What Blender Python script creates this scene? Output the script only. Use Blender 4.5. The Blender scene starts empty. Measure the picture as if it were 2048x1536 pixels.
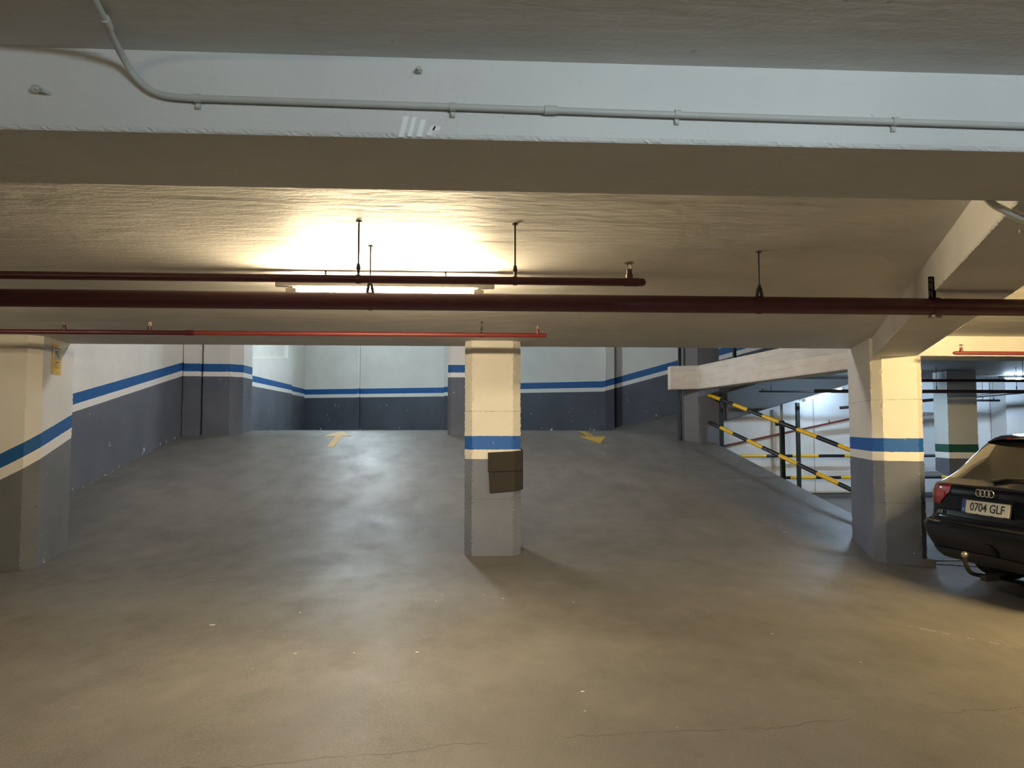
import bpy, bmesh, math, random
from mathutils import Vector, Matrix, Euler
R = math.radians
random.seed(7)
S = bpy.context.scene
COL = S.collection

# ------------------------------------------------------------------ camera, world, exposure
EYE = 1.47
cam = bpy.data.cameras.new('camera')
cam.sensor_width = 36.0
cam.lens = 1480.0 / 2048.0 * 36.0
cam.clip_start = 0.05
camo = bpy.data.objects.new('camera', cam)
COL.objects.link(camo)
camo.location = (0, 0, EYE)
camo.rotation_euler = (R(93.4), 0, R(-3.3))
S.camera = camo
W = bpy.data.worlds.new('world')
S.world = W
W.use_nodes = True
W.node_tree.nodes['Background'].inputs[0].default_value = (0.02, 0.02, 0.022, 1)
W.node_tree.nodes['Background'].inputs[1].default_value = 1.0
S.view_settings.view_transform = 'Standard'
S.view_settings.look = 'None'
S.view_settings.exposure = 0.0
S.view_settings.gamma = 1.0
S.view_settings.use_curve_mapping = False
S.cycles.diffuse_bounces = 4
S.cycles.glossy_bounces = 3
S.cycles.max_bounces = 5
S.cycles.caustics_reflective = False
S.cycles.caustics_refractive = False
S.cycles.adaptive_threshold = 0.06
S.cycles.sample_clamp_indirect = 6.0

WARM = (1.0, 0.80, 0.50)
WARM2 = (1.0, 0.73, 0.34)
COLD = (0.74, 0.91, 1.0)
NEUTRAL = (1.0, 0.97, 0.95)
COLD2 = (0.55, 0.76, 1.0)
LAMP_MAIN, LAMP_REAR, LAMP_RIGHT, LAMP_LOW, LAMP_UP = 860, 350, 1500, 45, 1000

C, B, ST = 2.47, 2.25, 2.75        # ceiling soffit, beam soffit, slab top
LAND = 1.40                         # landing level


def sm(a, b, x):
    t = min(1, max(0, (x - a) / (b - a)))
    return t * t * (3 - 2 * t)


def ramp(y):
    if y < 7.45: return 0.0
    if y < 11.05: return 0.2 / 7.2 * (y - 7.45) ** 2
    if y < 15.5: return 0.2 * (y - 9.25)
    if y < 17.0:
        d = y - 15.5
        return 1.25 + 0.2 * d - 0.2 / 3.0 * d * d
    return LAND


def floor_z(x, y):
    return ramp(y) + 0.01 * min(x, 0) * (1 - sm(9, 12, y))


def ramp_edge(y):
    return 5.5 - 0.086 * (y - 10.2)


# ------------------------------------------------------------------ node helpers
class N:
    def __init__(self, name):
        self.m = bpy.data.materials.new(name)
        self.m.use_nodes = True
        self.t = self.m.node_tree
        self.b = self.t.nodes['Principled BSDF']
        self.pos = None

    def new(self, ty, **kw):
        n = self.t.nodes.new(ty)
        for k, v in kw.items(): setattr(n, k, v)
        return n

    def link(self, a, b): self.t.links.new(a, b)

    def put(self, sock, v):
        if isinstance(v, (int, float)): sock.default_value = v
        elif isinstance(v, tuple): sock.default_value = (v + (1,)) if (len(v) == 3 and len(sock.default_value) == 4) else v
        else: self.link(v, sock)

    def math(self, op, a, b=0.0, clamp=False):
        n = self.new('ShaderNodeMath', operation=op, use_clamp=clamp)
        self.put(n.inputs[0], a); self.put(n.inputs[1], b)
        return n.outputs[0]

    def mix(self, f, a, b):
        n = self.new('ShaderNodeMix', data_type='RGBA')
        self.put(n.inputs[0], f); self.put(n.inputs[6], a); self.put(n.inputs[7], b)
        return n.outputs[2]

    def xyz(self):
        if self.pos is None:
            g = self.new('ShaderNodeNewGeometry')
            s = self.new('ShaderNodeSeparateXYZ')
            self.link(g.outputs['Position'], s.inputs[0])
            self.pos = (g.outputs['Position'], s.outputs[0], s.outputs[1], s.outputs[2])
        return self.pos

    def noise(self, scale, stretch=(1, 1, 1), detail=4, rough=0.55, offset=(0, 0, 0)):
        p = self.xyz()[0]
        mp = self.new('ShaderNodeMapping')
        self.link(p, mp.inputs[0])
        mp.inputs['Scale'].default_value = stretch
        mp.inputs['Location'].default_value = offset
        n = self.new('ShaderNodeTexNoise')
        n.inputs['Scale'].default_value = scale
        n.inputs['Detail'].default_value = detail
        n.inputs['Roughness'].default_value = rough
        self.link(mp.outputs[0], n.inputs['Vector'])
        return n.outputs[0]

    def ramp(self, v, a, b):
        n = self.new('ShaderNodeMapRange')
        self.put(n.inputs[0], v)
        n.inputs[1].default_value = a; n.inputs[2].default_value = b
        return n.outputs[0]

    def bump(self, h, strength=0.3, dist=0.01, prev=None):
        n = self.new('ShaderNodeBump')
        n.inputs['Strength'].default_value = strength
        n.inputs['Distance'].default_value = dist
        self.link(h, n.inputs['Height'])
        if prev is not None: self.link(prev, n.inputs['Normal'])
        return n.outputs[0]

    def done(self, col, rough, nrm=None, spec=0.4, metal=0.0):
        self.put(self.b.inputs['Base Color'], col)
        self.put(self.b.inputs['Roughness'], rough)
        self.b.inputs['Specular IOR Level'].default_value = spec
        self.b.inputs['Metallic'].default_value = metal
        if nrm is not None: self.link(nrm, self.b.inputs['Normal'])
        return self.m


def plain(name, col, rough=0.6, metal=0.0, spec=0.5, coat=0.0, var=0.12, scale=20):
    n = N(name)
    f = n.noise(scale, (1, 1, 1), 2)
    dark = tuple(c * (1 - var) for c in col); lite = tuple(min(1, c * (1 + var)) for c in col)
    m = n.done(n.mix(f, dark, lite), rough, None, spec, metal)
    if coat: n.b.inputs['Coat Weight'].default_value = coat; n.b.inputs['Coat Roughness'].default_value = 0.04
    return m


def emit(name, col, s):
    m = bpy.data.materials.new(name); m.use_nodes = True
    t = m.node_tree; t.nodes.clear()
    o = t.nodes.new('ShaderNodeOutputMaterial'); e = t.nodes.new('ShaderNodeEmission')
    e.inputs[0].default_value = col + (1,); e.inputs[1].default_value = s
    t.links.new(e.outputs[0], o.inputs[0])
    return m


def plaster(name, col=(0.74, 0.72, 0.68), streak=(1.0, 7.0, 1.0), strength=0.5, fine=60, stain=0.15, dist=0.012):
    n = N(name)
    a = n.math('ADD', n.noise(2.2, streak, 4, 0.62), n.math('MULTIPLY', n.noise(3.1, (1, 1.4, 1), 4, 0.6, (2, 5, 1)), 0.8))
    b = n.noise(fine, (1, 1, 1), 2)
    c = n.noise(0.9, (1, 1, 1), 4, 0.6, (3, 1, 7))
    d = n.noise(28, (1, 1, 1), 2, 0.5, (9, 2, 1))
    pit = n.ramp(d, 0.27, 0.22)
    col2 = n.mix(n.ramp(c, 0.35, 0.75), col, tuple(k * (1 - stain) for k in col))
    col2 = n.mix(n.math('MULTIPLY', pit, 0.5), col2, tuple(k * 0.35 for k in col))
    nr = n.bump(n.math('ADD', a, n.math('MULTIPLY', b, 0.16)), strength, dist)
    return n.done(col2, 0.62, nr, 0.35)


def bands(name, base, grey=(0.115, 0.125, 0.15), white=(0.78, 0.76, 0.72), mid=(0.012, 0.10, 0.30), top=(0.78, 0.75, 0.69),
          w=0.105, b=0.16, hgt=1.2, chips=0.0, strength=0.35, foot=False, joints=()):
    """painted wall: grey dado, white line, coloured line, light paint above. base(n) gives the dado's foot level"""
    n = N(name)
    p, x, y, z = n.xyz()
    lev = base(n, x, y)
    wob = n.math('MULTIPLY', n.math('SUBTRACT', n.noise(14), 0.5), 0.012)
    t = n.math('ADD', n.math('SUBTRACT', n.math('SUBTRACT', z, lev), hgt), wob)
    k1 = n.math('GREATER_THAN', t, 0.0)
    k2 = n.math('GREATER_THAN', t, w)
    k3 = n.math('GREATER_THAN', t, w + b)
    big = n.noise(1.3, (1, 1, 1), 3, 0.6)
    fine = n.noise(45, (1, 1, 1), 3)
    g2 = n.mix(n.ramp(big, 0.3, 0.75), tuple(c * 0.85 for c in grey), tuple(c * 1.2 for c in grey))
    flake = n.noise(7.0, (1, 1, 1), 4, 0.7, (4, 4, 4))
    low = n.math('MULTIPLY', n.math('MULTIPLY', n.ramp(t, 0.16 - hgt, 0.0 - hgt), 0.11), 1.0 if hgt > 0.5 and foot else 0.0)
    g2 = n.mix(n.ramp(n.math('ADD', flake, low), 0.69, 0.70), g2, white)
    scr0 = n.noise(38, (1, 1, 0.5), 4, 0.65, (2, 8, 2))
    scr = n.ramp(scr0, 0.66, 0.7)
    m2 = n.mix(n.math('MULTIPLY', scr, 0.75 if chips else 0.2), mid, white)
    pit = n.math('MULTIPLY', n.ramp(n.noise(30, (1, 1, 1), 2, 0.5, (1, 9, 3)), 0.26, 0.21), 0.6)
    t2 = n.mix(n.ramp(big, 0.35, 0.8), top, tuple(c * 0.86 for c in top))
    t2 = n.mix(pit, t2, tuple(c * 0.3 for c in top))
    col = n.mix(k1, g2, white)
    col = n.mix(k2, col, m2)
    col = n.mix(k3, col, t2)
    jl = None
    for jz in joints:
        q = n.ramp(n.math('ABSOLUTE', n.math('ADD', n.math('SUBTRACT', z, jz), wob)), 0.006, 0.001)
        q = n.math('MULTIPLY', q, n.ramp(scr0, 0.38, 0.55))
        jl = q if jl is None else n.math('MAXIMUM', jl, q)
    if jl is not None: col = n.mix(n.math('MULTIPLY', jl, 0.6), col, (0.05, 0.045, 0.04))
    nr = n.bump(n.math('ADD', big, n.math('MULTIPLY', fine, 0.06)), strength, 0.02)
    nr = n.bump(pit, 0.5, 0.004, nr)
    return n.done(col, 0.55, nr, 0.35)


def lin(a, bx=0, x0=0, by=0, y0=0):
    def f(n, x, y):
        v = n.math('MULTIPLY', n.math('SUBTRACT', x, x0), bx)
        v2 = n.math('MULTIPLY', n.math('SUBTRACT', y, y0), by)
        return n.math('ADD', n.math('ADD', v, v2), a)
    return f


def follow(n, x, y):
    """level of the ramp / landing / second ramp, for the dado lines that follow it"""
    a = n.math('MULTIPLY', n.math('SUBTRACT', y, 9.25), 0.2)
    a = n.math('MINIMUM', n.math('MAXIMUM', a, 0.0), 1.36)
    c = n.math('MULTIPLY', n.math('MAXIMUM', n.math('SUBTRACT', x, 4.0), 0.0), 0.27)
    return n.math('ADD', a, c)


def asphalt(name):
    n = N(name)
    p, x, y, z = n.xyz()
    big = n.noise(0.55, (1, 1, 1), 5, 0.6)
    med = n.noise(2.3, (1, 0.6, 1), 6, 0.65, (5, 1, 2))
    grit = n.noise(120, (1, 1, 1), 2, 0.6)
    a = n.mix(n.ramp(big, 0.3, 0.72), (0.120, 0.113, 0.105), (0.174, 0.164, 0.152))
    a = n.mix(n.math('MULTIPLY', n.ramp(med, 0.5, 0.78), 0.55), a, (0.075, 0.068, 0.06))
    a = n.mix(n.math('MULTIPLY', n.ramp(med, 0.44, 0.25), 0.5), a, (0.2, 0.18, 0.15))
    a = n.mix(n.math('MULTIPLY', n.ramp(grit, 0.54, 0.72), 0.40), a, (0.30, 0.28, 0.25))
    a = n.mix(n.math('MULTIPLY', n.ramp(grit, 0.44, 0.30), 0.45), a, (0.05, 0.045, 0.04))
    # long settlement crack across the near bay and a straight joint at the foot of the ramp
    wig = n.math('MULTIPLY', n.math('SUBTRACT', n.noise(1.1, (1, 0.05, 1), 6, 0.7), 0.5), 0.35)
    ln = n.math('ADD', n.math('MULTIPLY', x, 0.1), 3.53)
    dd = n.math('ABSOLUTE', n.math('ADD', n.math('SUBTRACT', y, ln), wig))
    ck = n.ramp(dd, 0.006, 0.0)
    ck = n.math('MULTIPLY', ck, n.ramp(n.noise(2.0, (1, 1, 1), 2, 0.5, (8, 8, 0)), 0.38, 0.52))
    jd = n.ramp(n.math('ABSOLUTE', n.math('SUBTRACT', y, 9.6)), 0.012, 0.0)
    jd = n.math('MULTIPLY', jd, n.math('MULTIPLY', n.math('GREATER_THAN', x, 1.0), n.math('LESS_THAN', x, 3.4)))
    ck = n.math('MAXIMUM', ck, n.math('MULTIPLY', jd, 0.5))
    a = n.mix(n.math('MULTIPLY', ck, 0.8), a, (0.02, 0.018, 0.015))
    rough = n.math('ADD', n.math('MULTIPLY', med, 0.36), 0.30)
    nr = n.bump(grit, 0.35, 0.002)
    nr = n.bump(med, 0.18, 0.012, nr)
    return n.done(a, rough, nr, 0.27)


def formboard(name):
    n = N(name)
    p, x, y, z = n.xyz()
    col = n.mix(n.ramp(n.noise(2.4, (1, 1, 3), 5), 0.35, 0.75), (0.76, 0.69, 0.60), (0.62, 0.55, 0.47))
    q = n.math('FRACT', n.math('DIVIDE', n.math('ADD', z, n.math('MULTIPLY', n.noise(3), 0.012)), 0.118))
    ln = n.ramp(n.math('ABSOLUTE', n.math('SUBTRACT', q, 0.5)), 0.03, 0.0)
    brk = n.ramp(n.noise(3.5, (1, 1, 1), 3), 0.4, 0.55)
    ln = n.math('MULTIPLY', ln, brk)
    pit = n.ramp(n.noise(16, (1, 1, 1), 5, 0.7), 0.68, 0.74)
    col = n.mix(n.math('MULTIPLY', n.math('MAXIMUM', ln, pit), 0.8), col, (0.22, 0.19, 0.16))
    nr = n.bump(n.math('ADD', ln, pit), -0.4, 0.008)
    nr = n.bump(n.noise(50), 0.25, 0.002, nr)
    return n.done(col, 0.7, nr, 0.3)


def worn(name, col, under=(0.11, 0.1, 0.085), lo=0.45, hi=0.62, scale=16):
    n = N(name)
    f = n.ramp(n.noise(scale, (1, 1, 1), 6, 0.7), lo, hi)
    return n.done(n.mix(f, col, under), 0.65)


MAT = {}
MAT['floor'] = asphalt('painted_asphalt')
MAT['ceiling'] = plaster('ceiling_paint', (0.68, 0.66, 0.62), (0.9, 4.0, 1), 0.45, 42, 0.2, 0.016)
MAT['beam'] = plaster('beam_paint', (0.70, 0.69, 0.67), (0.8, 2, 4.0), 0.8, 48, 0.2, 0.016)
MAT['white'] = plaster('white_wall', (0.76, 0.76, 0.75), (1, 1, 1), 0.3, 40, 0.12)
MAT['grey'] = plaster('grey_wall', (0.13, 0.135, 0.15), (1, 1, 1), 0.3, 40, 0.2)
MAT['concrete'] = plaster('raw_concrete', (0.40, 0.38, 0.35), (1, 5, 1), 0.5, 40, 0.25)
MAT['dim'] = plaster('shade_darkened_concrete', (0.13, 0.13, 0.128), (1, 4, 1), 0.4, 40, 0.25)  # concrete colour darkened to stand in for the shade under the slabs
MAT['board'] = formboard('board_marked_concrete')
MAT['wall_left'] = bands('dado_left', follow, foot=True, hgt=1.24, w=0.115, b=0.17)
MAT['wall_back'] = bands('dado_back', follow, foot=True, hgt=1.20, w=0.12, b=0.19, grey=(0.075, 0.082, 0.105))
MAT['p_left'] = bands('dado_left_pillar', lin(1.13, 0.52, -4.66, 0.33, 8.35), hgt=0, w=0.125, b=0.155, grey=(0.15, 0.16, 0.175))
MAT['p_mid'] = bands('dado_mid_pillar', lin(0), hgt=1.118, w=0.107, b=0.154, grey=(0.175, 0.198, 0.27), mid=(0.022, 0.125, 0.48), chips=1, strength=0.5, joints=(0.665, 1.66))
MAT['p_right'] = bands('dado_right_pillar', lin(0), hgt=1.112, w=0.098, b=0.148, grey=(0.145, 0.165, 0.22), mid=(0.015, 0.11, 0.42), chips=1, strength=0.5, joints=(0.66, 1.78))
MAT['p_back'] = bands('dado_back_pillar', lin(0), hgt=2.555, w=0.10, b=0.165, grey=(0.12, 0.13, 0.155), chips=1)
MAT['p_green'] = bands('dado_green_pillar', lin(0), hgt=0.94, w=0.105, b=0.14, mid=(0.01, 0.08, 0.055), top=(0.55, 0.56, 0.52))
MAT['p_dark'] = plaster('grey_pillar_paint', (0.17, 0.17, 0.18), (1, 1, 1), 0.3, 40, 0.15)
MAT['red_dark'] = plain('maroon_pipe_paint', (0.06, 0.008, 0.014), 0.4, var=0.2)
MAT['red'] = plain('red_pipe_paint', (0.16, 0.024, 0.022), 0.45, var=0.15)
MAT['black_pipe'] = plain('black_pipe_paint', (0.02, 0.018, 0.02), 0.4)
MAT['steel'] = plain('dull_steel', (0.045, 0.042, 0.04), 0.5, 0.5)
MAT['brass'] = plain('sprinkler_metal', (0.45, 0.38, 0.3), 0.35, 0.9)
MAT['chrome'] = plain('chrome', (0.8, 0.8, 0.8), 0.15, 1.0)
MAT['conduit'] = plain('painted_conduit', (0.50, 0.50, 0.47), 0.5, var=0.1)
MAT['lamp_body'] = plain('lamp_housing', (0.65, 0.64, 0.58), 0.45)
MAT['yellow'] = plain('yellow_paint', (0.85, 0.52, 0.01), 0.35, var=0.06)
MAT['black'] = plain('black_paint', (0.012, 0.012, 0.013), 0.35)
MAT['green_post'] = plain('dark_green_post', (0.012, 0.02, 0.02), 0.4)
MAT['arrow'] = worn('worn_yellow_arrow', (0.62, 0.43, 0.16), lo=0.62, hi=0.75)
MAT['arrow2'] = worn('very_worn_yellow_arrow', (0.55, 0.36, 0.06), lo=0.52, hi=0.66)
MAT['line'] = worn('worn_white_line', (0.42, 0.40, 0.36), lo=0.45, hi=0.62, scale=9)
MAT['foam'] = plain('dark_foam', (0.03, 0.026, 0.022), 0.85, var=0.1)
MAT['paper'] = plain('paper', (0.62, 0.60, 0.54), 0.8)
MAT['smear'] = plain('fresh_white_paint', (0.88, 0.88, 0.87), 0.6, var=0.03)


# ------------------------------------------------------------------ mesh helpers
class MB:
    def __init__(self): self.v, self.f, self.mi = [], [], []

    def add(self, vs, fs, mi=0):
        o = len(self.v); self.v += [tuple(p) for p in vs]
        self.f += [tuple(i + o for i in f) for f in fs]; self.mi += [mi] * len(fs)
        return self

    def box(self, a, b, mi=0):
        (x0, y0, z0), (x1, y1, z1) = a, b
        vs = [(x, y, z) for z in (z0, z1) for (x, y) in ((x0, y0), (x1, y0), (x1, y1), (x0, y1))]
        return self.add(vs, [(3, 2, 1, 0), (4, 5, 6, 7), (0, 1, 5, 4), (1, 2, 6, 5), (2, 3, 7, 6), (3, 0, 4, 7)], mi)

    def prism(self, poly, z0, z1, mi=0, nz=1, jit=0.0, zf0=None, free=None):
        n = len(poly); vs = []
        for k in range(nz + 1):
            for i, (x, y) in enumerate(poly):
                jt = jit if free is None or i in free else 0.0
                zb = z0 if zf0 is None else zf0(x, y)
                z = zb + (z1 - zb) * k / nz
                vs.append((x + random.uniform(-jt, jt), y + random.uniform(-jt, jt), z))
        fs = [tuple(range(n - 1, -1, -1)), tuple(range(nz * n, nz * n + n))]
        for k in range(nz):
            for i in range(n):
                j = (i + 1) % n
                fs.append((k * n + i, k * n + j, (k + 1) * n + j, (k + 1) * n + i))
        return self.add(vs, fs, mi)

    def tube(self, pts, r, seg=12, mi=0, cap=True, mats=None):
        pts = [Vector(p) for p in pts]; n = len(pts); vs = []
        rr = r if isinstance(r, (list, tuple)) else [r] * n
        up = None
        for i, p in enumerate(pts):
            d = (pts[min(i + 1, n - 1)] - pts[max(i - 1, 0)]).normalized()
            if up is None:
                up = Vector((0, 0, 1)) if abs(d.z) < 0.9 else Vector((1, 0, 0))
            a = d.cross(up).normalized(); b = a.cross(d).normalized(); up = b
            for k in range(seg):
                t = 2 * math.pi * k / seg
                vs.append(p + a * math.cos(t) * rr[i] + b * math.sin(t) * rr[i])
        o = len(self.v); self.v += [tuple(p) for p in vs]
        for i in range(n - 1):
            for k in range(seg):
                q = (k + 1) % seg
                self.f.append((o + i * seg + k, o + (i + 1) * seg + k, o + (i + 1) * seg + q, o + i * seg + q)); self.mi.append(mats[i] if mats else mi)
        if cap:
            self.f.append(tuple(o + k for k in range(seg))); self.mi.append(mats[0] if mats else mi)
            self.f.append(tuple(o + (n - 1) * seg + k for k in range(seg - 1, -1, -1))); self.mi.append(mats[-1] if mats else mi)
        return self

    def grid(self, P, mi=0, flip=False):
        ny, nx = len(P), len(P[0]); fs = []
        for j in range(ny - 1):
            for i in range(nx - 1):
                q = (j * nx + i, j * nx + i + 1, (j + 1) * nx + i + 1, (j + 1) * nx + i)
                fs.append(q[::-1] if flip else q)
        return self.add([p for row in P for p in row], fs, mi)

    def build(self, name, mats, parent=None, smooth=False, bevel=0.0, seg=2, loc=None):
        me = bpy.data.meshes.new(name)
        v = self.v
        if loc is not None: v = [(a - loc[0], b - loc[1], c - loc[2]) for a, b, c in v]
        me.from_pydata(v, [], self.f)
        if not isinstance(mats, (list, tuple)): mats = [mats]
        for m in mats: me.materials.append(MAT[m] if isinstance(m, str) else m)
        for p, k in zip(me.polygons, self.mi): p.material_index = k
        bm = bmesh.new(); bm.from_mesh(me)
        bmesh.ops.recalc_face_normals(bm, faces=bm.faces)
        bm.to_mesh(me); bm.free()
        if smooth:
            for p in me.polygons: p.use_smooth = True
            me.set_sharp_from_angle(angle=R(40))
        o = bpy.data.objects.new(name, me); COL.objects.link(o)
        if loc is not None: o.location = loc
        if parent is not None: o.parent = parent
        if bevel:
            md = o.modifiers.new('bevel', 'BEVEL'); md.width = bevel; md.segments = seg; md.limit_method = 'ANGLE'
        return o


def tag(o, label, cat=None, group=None, kind=None):
    o['label'] = label
    if cat: o['category'] = cat
    if group: o['group'] = group
    if kind: o['kind'] = kind
    return o


def empty(name, loc=(0, 0, 0), rot=(0, 0, 0)):
    o = bpy.data.objects.new(name, None); COL.objects.link(o)
    o.location = loc; o.rotation_euler = rot; o.empty_display_size = 0.1
    return o


def copy_tree(o, parent=None):
    c = o.copy(); COL.objects.link(c); c.parent = parent
    for ch in [q for q in bpy.data.objects if q.parent == o]: copy_tree(ch, c)
    return c


def text_mesh(name, s, size, mat, parent, M, depth=0.002):
    cu = bpy.data.curves.new(name, 'FONT'); cu.body = s; cu.size = size; cu.extrude = depth; cu.offset = size * 0.012
    cu.align_x = 'CENTER'; cu.align_y = 'CENTER'
    t = bpy.data.objects.new('tmp', cu); COL.objects.link(t)
    bpy.context.view_layer.update()
    me = bpy.data.meshes.new_from_object(t.evaluated_get(bpy.context.evaluated_depsgraph_get()))
    bpy.data.objects.remove(t)
    me.materials.clear(); me.materials.append(MAT[mat])
    o = bpy.data.objects.new(name, me); COL.objects.link(o); o.parent = parent; o.matrix_local = M
    return o


# ================================================================== STRUCTURE
def lerp(a, b, t): return a + (b - a) * t


# floor: flat bay, foot of the ramp, ramp, and the flat bay right of the ramp
ys = [-9 + 0.5 * i for i in range(29)] + [5.75 + 0.25 * i for i in range(42)]
ys = sorted(set(round(y, 3) for y in ys if y <= 15.9)) + ([15.9] if 15.9 not in ys else [])
xs = [i / 24 for i in range(25)]
mb = MB()
mb.grid([[(lerp(-6.0, ramp_edge(y), t), y, floor_z(lerp(-6.0, ramp_edge(y), t), y)) for t in xs] for y in ys])
yr = [y for y in ys if y <= 15.4]
mb.grid([[(lerp(ramp_edge(y), 14.0, t / 6), y, 0.0) for t in range(7)] for y in yr])
mb.grid([[(ramp_edge(y), y, floor_z(5, y)) for y in ys if y >= 7.5], [(ramp_edge(y), y, -0.02) for y in ys if y >= 7.5]])
fl = mb.build('floor', 'floor', smooth=True)
tag(fl, 'brown-grey painted asphalt floor rising into the ramp', kind='structure')

# landing and second ramp climbing to the right
def land_z(x, y): return ramp(max(y, 15.9)) + 0.27 * max(0.0, x - lerp(5.0, 4.0, sm(16, 20, y)))
P = []
for j in range(26):
    y = 15.9 + (28 - 15.9) * (j / 25) ** 1.3
    P.append([(x, y, land_z(x, y)) for x in [-6 + 0.5 * i for i in range(33)]])
o = MB().grid(P).build('floor_landing', 'floor', smooth=True)
tag(o, 'flat asphalt landing at the ramp head with the next ramp', kind='structure')
# underside and edge beam of the second ramp
mb = MB()
sof = lambda x: 1.60 + 0.295 * (x - 5.17)
xa, xb = 5.22, 9.4
pl = [(xa, sof(xa)), (xb, sof(xb)), (xb, sof(xb) + 0.58), (xa, sof(xa) + 0.58)]
vs = [(x, 14.72, z) for x, z in pl] + [(x, 15.9, z) for x, z in pl]
mb.add(vs, [(0, 1, 2, 3), (7, 6, 5, 4), (0, 4, 5, 1), (1, 5, 6, 2), (2, 6, 7, 3), (3, 7, 4, 0)])
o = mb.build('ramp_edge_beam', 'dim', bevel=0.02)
tag(o, 'sloping concrete underside of the second ramp above the lower wall', kind='structure')

# ceilings / slabs (one level)
def slab(name, x0, x1, y0, y1, z0, z1, mat, label, nx=1):
    o = MB().box((x0, y0, z0), (x1, y1, z1)).build(name, mat)
    tag(o, label, kind='structure'); return o


# main slab with a slightly uneven far edge
mb = MB()
xe = [-6 + 11.3 * i / 140 for i in range(141)]
edge = [(x, 9.05 + random.uniform(-0.007, 0.007)) for x in xe]
poly = [(-6.2, -9.2), (14.2, -9.2), (14.2, 9.05)] + [(x, y) for x, y in reversed(edge)] + [(-6.2, 9.05)]
mb.prism(poly, C, ST)
o = mb.build('ceiling', 'ceiling'); tag(o, 'rough white painted concrete ceiling slab', kind='structure')
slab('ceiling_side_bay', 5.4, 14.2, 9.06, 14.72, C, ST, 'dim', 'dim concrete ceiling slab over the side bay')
slab('ceiling_upper', -6.4, 14.2, 8.6, 28.4, 5.2, 5.4, 'white', 'high ceiling above the ramp well')

# walls
def wall(name, pts, z0, z1, mat, label, th=0.2, side=1):
    mb = MB()
    for (a, b) in zip(pts[:-1], pts[1:]):
        a, b = Vector(a), Vector(b); d = (b - a).normalized(); nn = Vector((-d.y, d.x)) * th * side
        q = [a, b, b + nn, a + nn]
        mb.prism([(p.x, p.y) for p in q], z0, z1)
    o = mb.build(name, mat); tag(o, label, kind='structure'); return o


wall('wall_left', [(-6, -9.2), (-6, 8.0)], -0.2, C, 'wall_left', 'left garage wall beside the near bay', side=1)
wall('wall_left_ramp', [(-6, 8.0), (-6, 28.0)], -0.2, 5.3, 'wall_left', 'white wall with blue line and grey dado climbing the ramp', side=1)
wall('wall_back', [(-6.2, 27.4), (-0.7, 25.6), (1.0, 23.3), (4.1, 21.9), (6.2, 20.3), (9.5, 17.2)], 1.0, 5.3, 'wall_back', 'back wall of the landing with blue line and dark dado', side=1)
wall('wall_right_upper', [(9.5, 15.9), (9.5, 17.6)], 1.0, 5.3, 'white', 'upper end wall of the second ramp', side=-1)
wall('wall_upper_closure', [(-6.2, 8.6), (14.2, 8.6)], ST, 5.3, 'white', 'unseen white wall added above the slab edge to hold the light in', side=-1)  # added wall, closes the upper space so its light is not lost
wall('wall_upper_side', [(14, 8.6), (14, 20)], ST, 5.3, 'white', 'upper level side wall', side=-1)
wall('wall_lower_back', [(5.0, 15.4), (14.2, 15.4)], -0.1, C, 'white', 'white lower wall lit by cold tubes behind the striped railing', side=1)
wall('wall_right', [(14, -9.2), (14, 15.6)], -0.1, C, 'white', 'right garage wall', side=-1)
wall('wall_front', [(-6.2, -9), (14.2, -9)], -0.1, C, 'white', 'garage wall behind the near bay', side=-1)
wall('wall_upper_back', [(9.6, 17.2), (14.2, 17.2)], ST, 5.3, 'white', 'upper level back wall', side=1)

o = MB().box((5.35, 15.36, -0.02), (13.95, 15.41, 0.10)).build('baseboard_lower', 'grey'); tag(o, 'dark grey skirting along the lower white wall', kind='structure')
# stepped plinth along the left wall past the pilaster
mb = MB(); pz = lambda y: 3.34 + 0.092 * (y - 20)
mb.add([(x, y, z) for x in (-6.02, -5.85) for (y, z) in ((16.9, LAND - 0.1), (24.8, LAND - 0.1), (24.8, pz(24.8)), (16.9, pz(16.9)))], [(0, 1, 2, 3), (7, 6, 5, 4), (0, 4, 5, 1), (1, 5, 6, 2), (2, 6, 7, 3), (3, 7, 4, 0)])
mb.box((-6.02, 17.2, 3.1), (-5.89, 22.6, 5.25)); mb.box((-6.02, 24.3, 3.5), (-5.88, 24.8, 5.25))
o = mb.build('trim_1', 'wall_left', bevel=0.01); tag(o, 'stepped white wall plinth past the pilaster', kind='structure')


# ---- beams
def rough_beam(name, p0, p1, half, z0, z1, mat, label, n=260, jit=0.004):
    """beam between p0 and p1 with chipped lower arrises"""
    a, b = Vector(p0), Vector(p1); d = (b - a).normalized(); s = Vector((d.y, -d.x))
    rows = []
    for i in range(n + 1):
        c = a.lerp(b, i / n); row = []
        w = [random.gauss(0, jit) for _ in range(4)]
        for (k, z, q, qz) in ((1, z1, 0, 0), (1, z0 + 0.012, 0, 0), (1, z0 + 0.004, w[0] - 0.003, w[1]), (0.97, z0, w[1] * 0.4, 0), (-0.97, z0, w[2] * 0.4, 0), (-1, z0 + 0.004, w[2] + 0.003, w[3]), (-1, z0 + 0.012, 0, 0), (-1, z1, 0, 0)):
            p = c + s * (half * k + q); row.append((p.x, p.y, z + qz * 0.6))
        rows.append(row)
    mb = MB().grid(rows); k = len(rows) - 1
    for q in (0, k * 8): mb.f.append(tuple(q + i for i in range(8))); mb.mi.append(0)
    o = mb.build(name, mat, smooth=False)
    tag(o, label, kind='structure'); return o


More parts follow.
